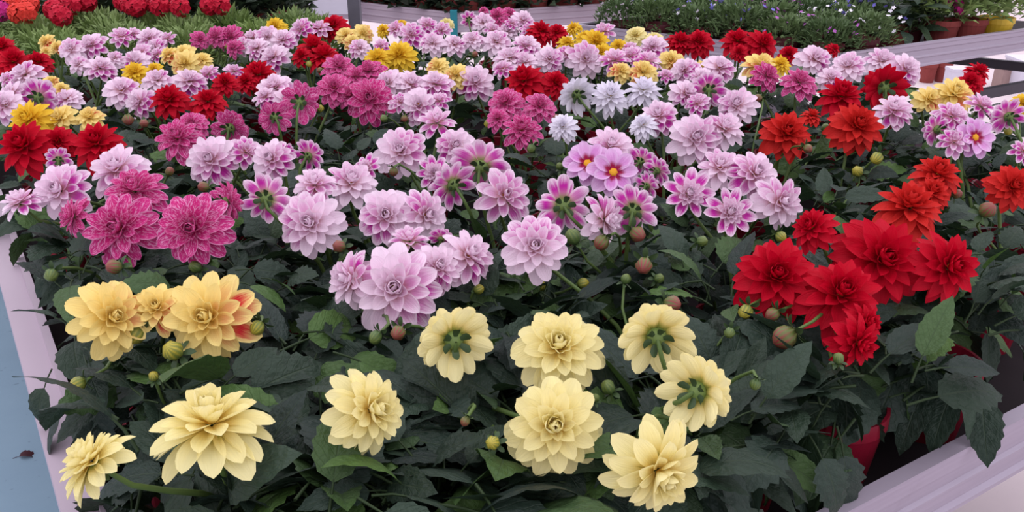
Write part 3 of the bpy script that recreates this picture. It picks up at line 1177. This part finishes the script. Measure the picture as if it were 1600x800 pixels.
def blossom_set(n, rad, z0, z1, s, r, petals=5):
    mb = MB()
    for i in range(n):
        az = r.uniform(0, 6.283)
        rr = rad * math.sqrt(r.random())
        c = Vector((rr * math.cos(az), rr * math.sin(az), r.uniform(z0, z1)))
        nn = Vector((r.uniform(-.7, .7), r.uniform(-1, .3), r.uniform(.3, 1))).normalized()
        q = nn.to_track_quat('Z', 'Y')
        for k in range(petals):
            a = 6.283 * k / petals
            d = q @ Vector((math.cos(a), math.sin(a), 0.15))
            t = q @ Vector((-math.sin(a), math.cos(a), 0))
            mb.quad([c, c + d * s * 0.6 + t * s * 0.35, c + d * s, c + d * s * 0.6 - t * s * 0.35])
    return mb


def blossom_mat(name, col):
    t = NT(name)
    n = t.noise(obj_coord(t), 60.0)
    c = t.mix(n, tuple(x * 0.75 for x in col), tuple(min(1, x * 1.2) for x in col))
    return t.done(t.principled(c, 0.6, 0.2))


BLOSSOM = {'blue': blossom_mat('blossom_blue', (0.20, 0.17, 0.62)), 'white': blossom_mat('blossom_white', (0.80, 0.76, 0.88)), 'mauve': blossom_mat('blossom_mauve', (0.45, 0.12, 0.48)),
           'pink': blossom_mat('blossom_pink', (0.58, 0.04, 0.16)), 'red': blossom_mat('blossom_red', (0.50, 0.006, 0.03)), 'scarlet': blossom_mat('blossom_scarlet', (0.72, 0.05, 0.035)),
           'magenta': blossom_mat('blossom_magenta', (0.50, 0.02, 0.20))}
BIG_POT = pot_mesh(TERRA, 0.075, 0.115)
DARK_POT = pot_mesh(plain('maroon_plastic', (0.10, 0.018, 0.025), 0.5, 0.3), 0.07, 0.10)
YEL_POT = pot_mesh(YELLOW_POT, 0.075, 0.115)


def bg_plant(name, label, cat, group, pos, foliage, pot, flowers=None, rz=0.0, scale=1.0):
    root = empty(name, (pos.x, pos.y, TOP), rz)
    root.scale = (scale,) * 3
    tag(root, label, cat, group)
    link(bpy.data.objects.new('pot', pot), root)
    fo = link(bpy.data.objects.new('foliage', foliage), root)
    fo.color = (rnd.uniform(0, 0.3), 0, 0, 1)
    if flowers is not None:
        for f in flowers:
            bl = link(bpy.data.objects.new('blossoms', f), root)
            bl['kind'] = 'stuff'
    return root


R_ = random.Random(77)
FEATHER = [clump(800, 0.15, 0.15, 0.042, 0.011, random.Random(i), 1.1, 0.10).mesh('foliage', [FINE_LEAF]) for i in range(3)]
for i in range(6):
    for j in range((4, 4, 4, 3, 3, 2)[i]):
        u, v = 0.12 + 0.21 * i + R_.uniform(-.02, .02), 3.20 + 0.20 * j + R_.uniform(-.02, .02)
        bg_plant('bedding_plant', f'feathery green bedding plant, {ORD[i]} from left in {ORD[j]} row behind dahlias', 'potted plant', 'feathery green plants behind the dahlias',
                 bench_pt(u, v, TOP), R_.choice(FEATHER), DARK_POT, None, R_.uniform(0, 6))

ROUND = [clump(190, 0.13, 0.13, 0.055, 0.055, random.Random(40 + i), 0.5, 0.055).mesh('foliage', [DARK_LEAF]) for i in range(2)]


def geranium_head(r, s):
    mb = MB()
    for i in range(34):
        d = Vector((r.gauss(0, 1), r.gauss(0, 1), r.gauss(0.3, 1))).normalized()
        c = d * s * 0.8
        q = d.to_track_quat('Z', 'Y')
        for k in range(5):
            a = 6.283 * k / 5 + i
            dd = q @ Vector((math.cos(a), math.sin(a), 0.1))
            tt = q @ Vector((-math.sin(a), math.cos(a), 0))
            z = s * 0.42
            mb.quad([c, c + dd * z * 0.6 + tt * z * 0.4, c + dd * z, c + dd * z * 0.6 - tt * z * 0.4])
    return mb


GER = {k: [geranium_head(random.Random(60 + i), 0.042).mesh('flower', [BLOSSOM[k]]) for i in range(2)] for k in ('red', 'scarlet', 'magenta')}
GERANIUMS = [('scarlet', 32, [(20, 6), (45, 6), (30, 21), (42, 20)], 'scarlet geranium at the left end of the row behind the feathery plants'),
             ('magenta', -6, [(0, 17), (-4, 3)], 'magenta geranium cut by the picture edge beside the scarlet geranium'),
             ('red', 105, [(85, 16), (95, 4), (112, 8), (125, 2), (95, 24), (135, 3)], 'crimson geranium with the fullest heads behind the feathery plants'),
             ('red', 208, [(193, 3), (205, 8), (220, 3), (213, 10)], 'crimson geranium, second of the three crimson ones from the left'),
             ('red', 262, [(243, 6), (265, 3), (282, 11), (250, 10)], 'crimson geranium, third of the crimson ones, with small scattered heads'),
             ('red', 338, [(335, 5), (345, 8), (328, 8)], 'crimson geranium nearest the white panel, with one small cluster of heads')]
for (k, cx, heads, lab) in GERANIUMS:
    hy = sum(h[1] for h in heads) / len(heads)
    c = at(cx, hy + 8, 1.02)
    root = bg_plant('potted_geranium', lab, 'potted plant', 'red geraniums behind the green plants', Vector((c.x, c.y, TOP)), R_.choice(ROUND), BIG_POT, None, R_.uniform(0, 6))
    root.rotation_euler = (0, 0, 0)
    for (hx, hy_) in heads:
        q = at(hx, hy_, 1.06)
        o = bpy.data.objects.new('flower', R_.choice(GER[k]))
        o.location = Vector((q.x, q.y, 1.06)) - root.location
        link(o, root)
        add_stem(root, Vector((c.x, c.y, TOP + 0.10)), Vector((q.x, q.y, 1.05)), Vector((0, 0, 1)), R_, 0.002)
# dark leafy fillers between the geraniums
for ci, (cx, cy) in enumerate(sorted(((70, 22), (160, 18), (180, 8), (300, 12), (320, 4), (385, 2), (365, 12), (410, 8), (435, 1), (240, 20), (10, 28)))):
    c = at(cx, cy, 0.91)
    bg_plant('potted_begonia', f'dark leafy pot plant without blooms, {ORD[ci]} from left among the geraniums', 'potted plant', 'dark leafy plants among the geraniums', c, R_.choice(ROUND), BIG_POT, None, R_.uniform(0, 6), 1.15)

# blue, white and mauve flowering bushes on the bench with the rail
BUSH = [clump(640, 0.145, 0.11, 0.042, 0.011, random.Random(80 + i), 1.1, 0.075).mesh('foliage', [BUSH_LEAF]) for i in range(3)]
BL = {k: [blossom_set(16, 0.15, 0.14, 0.23, 0.011, random.Random(90 + i * 7 + len(k))).mesh('blossoms', [BLOSSOM[k]], False) for i in range(3)] for k in ('blue', 'white', 'mauve', 'pink')}
ed_l = (d_l - d_b)
ed_r = (d_r - d_b)
Ll, Lr = ed_l.length, ed_r.length
ed_l.normalize()
ed_r.normalize()
n_i = int(Ll / 0.20)
t_trail = (at(1400, 66, RIM_Z) - d_b).length - 0.02
for i in range(n_i):
    for j in range(6):
        s, t = 0.13 + 0.20 * i, 0.12 + 0.21 * j
        pos = d_b + ed_l * s + ed_r * t
        px = i / n_i
        if i == 0 and t > t_trail:
            continue
        if j == 4 and 1 < i < 5:
            k = 'pink'
        else:
            k = R_.choice(('blue', 'blue', 'white')) if px > 0.55 else R_.choice(('white', 'white', 'blue', 'mauve')) if px > 0.25 else R_.choice(('mauve', 'blue', 'white'))
        bg_plant('flowering_bush', f'bushy plant with tiny {k} flowers, {ORD[i]} away from the rail, {ORD[j]} along it', 'potted plant', f'bushes with {k} flowers on the railed bench', pos, R_.choice(BUSH), DARK_POT, [R_.choice(BL[k])], R_.uniform(0, 6), R_.uniform(0.92, 1.05))
# broad-leaved plant hanging over the rail, then terracotta pots and the yellow pot
c = at(1452, 52, RIM_Z) + ed_l * 0.16
root = empty('trailing_pot_plant', (c.x, c.y, TOP))
tag(root, 'broad dark-leaved pot plant with magenta flowers hanging over the aluminium rail', 'potted plant')
link(bpy.data.objects.new('pot', BIG_POT), root)
r = random.Random(5)
for i in range(110):
    az = i * GA
    h = r.random()
    out = Vector((math.cos(az), math.sin(az), 0))
    el = r.uniform(-0.9, 0.5) * (1 - h) + h * 0.5
    add_leaf(root, c + out * r.uniform(0.03, 0.17) + Vector((0, 0, TOP + 0.09 + h * 0.20 - c.z)), out * math.cos(el) + Vector((0, 0, math.sin(el))), r.uniform(-.4, .4), r.uniform(0.08, 0.12), r.uniform(0, 0.3), r)
for (fx, fy) in ((1497, 3), (1500, 15), (1478, 2)):
    q = at(fx, fy, 0)
    d = ray(fx, fy)
    t = (c - Vector((0, 0, CAM_Z))).dot(CF) - 0.05
    q = Vector((0, 0, CAM_Z)) + d * t
    o = bpy.data.objects.new('flower', GER['magenta'][0])
    o.location = q - root.location
    o.scale = (0.7, 0.7, 0.7)
    link(o, root)
    add_stem(root, c + Vector((0, 0, TOP + 0.1 - c.z)), q, Vector((0, 0, 1)), r, 0.002)
LIGHT = [clump(260, 0.13, 0.14, 0.06, 0.026, random.Random(70 + i), 1.0, 0.11).mesh('foliage', [FINE_LEAF]) for i in range(2)]
for (px, py, pot, lab) in ((1517, 50, BIG_POT, 'bright green plant in a dark red pot beside the trailing plant on the rail'),
                           (1560, 48, BIG_POT, 'pale green plant in a terracotta pot beside the yellow pot'),
                           (1602, 46, YEL_POT, 'green plant in a yellow pot at the end of the railed bench')):
    c = at(px, py, RIM_Z) + ed_l * 0.13
    bg_plant('potted_herb', lab, 'potted plant', 'pots along the aluminium rail', c, R_.choice(LIGHT), pot, None, R_.uniform(0, 6), 1.1)

# dark plants in terracotta pots on the distant white-rimmed bench
e1, e2 = (c_l - c_b), (c_r - c_b)
L1, L2 = e1.length, e2.length
e1.normalize()
e2.normalize()
inw = (e1 + e2).normalized()
for k in range(6):
    pos = c_b + e1 * (0.16 + 0.19 * k) + e2 * 0.14
    bg_plant('dark_pot_plant', f'dark plant in terracotta pot left of the teal strap, {ORD[k]} from it', 'potted plant', 'dark plants on the distant bench', pos, R_.choice(ROUND), BIG_POT, None, k, 1.15)
for k in range(6):
    pos = c_b + e2 * (0.20 + 0.19 * k) + e1 * 0.14
    fl = [BL['white'][k % 3]] if k < 3 else None
    root = bg_plant('dark_pot_plant', f'dark plant in terracotta pot right of the teal strap, {ORD[k]} from it', 'potted plant', 'dark plants on the distant bench', pos, R_.choice(ROUND), BIG_POT, fl, k, 1.15)
for k in range(5):
    for m in range(2):
        pos = c_b + e1 * (0.36 + 0.2 * m) + e2 * (0.20 + 0.2 * k)
        bg_plant('dark_pot_plant', f'dark plant in terracotta pot behind the strap corner, {ORD[k]} along {ORD[m + 1]} inner row', 'potted plant', 'dark plants on the distant bench', pos, R_.choice(ROUND), BIG_POT, None, k + m, 1.2)

# white panel left of the post
wp = at(505, 16, 0.80)
wb = MB()
wb.box((wp.x, wp.y, 0.98), (0.46, 0.03, 0.40))
wb.box((wp.x, wp.y, 0.775), (0.46, 0.05, 0.02))
wr = empty('display_panel', (wp.x, wp.y, 0))
tag(wr, 'blank white panel on legs standing beside the steel post', 'panel')
wb = MB()
wb.box((0, 0, 0.98), (0.40, 0.025, 0.40))
wb.build('board', WHITE_BOARD, wr, False)
for s in (-0.17, 0.17):
    wb = MB()
    wb.box((s, 0, 0.39), (0.03, 0.03, 0.78))
    wb.build('leg', DARK_STEEL, wr, False)

# things on the floor under the railed bench
for (px, py, lab) in ((1447, 128, 'terracotta pot on the floor under the rail, nearer the pink dahlias'), (1470, 127, 'terracotta pot on the floor under the rail, beside the white box')):
    q = at(px, py, 0.0)
    root = empty('terracotta_pot', (q.x, q.y, 0))
    tag(root, lab, 'pot', 'terracotta pots under the rail')
    o = link(bpy.data.objects.new('pot_body', BIG_POT), root)
    o.scale = (0.9, 0.9, 1.3)
for (x0, x1, y1, h, mt, lab, nm) in ((1484, 1512, 142, 0.16, WHITE_BOARD, 'white box on the floor under the railed bench', 'white_box'), (1562, 1590, 140, 0.17, CARD, 'brown cardboard box on the floor under the railed bench', 'cardboard_box'),
                                 (1588, 1640, 146, 0.24, WHITE_BOARD, 'large white crate on the floor at the end of the railed bench', 'white_crate')):
    a, b = at(x0, y1, 0), at(x1, y1, 0)
    w = (b - a).length
    root = empty(nm, ((a.x + b.x) / 2, (a.y + b.y) / 2 + w / 2, 0))
    tag(root, lab, 'box')
    m_ = MB()
    m_.box((0, 0, h / 2 - 0.01), (w, w, h - 0.02))
    m_.build('body', mt, root, False)
    m_ = MB()
    m_.box((0, 0, h - 0.01), (w * 1.04, w * 1.04, 0.02))
    m_.build('lid', mt, root, False)
# a dead leaf on the blue floor
q = at(30, 713, 0.012)
lf = leaf(0.3, 1.6, 0.5, 0.1, random.Random(3))
o = lf.build('fallen_leaf', [plain('dead_leaf', (0.05, 0.012, 0.018), 0.8), plain('dead_stalk', (0.05, 0.012, 0.018), 0.8)])
o.location = q
o.scale = (0.05, 0.05, 0.05)
o.rotation_euler = (0, 0, -1.3)
tag(o, 'shrivelled dark fallen leaf on the blue floor', 'leaf')
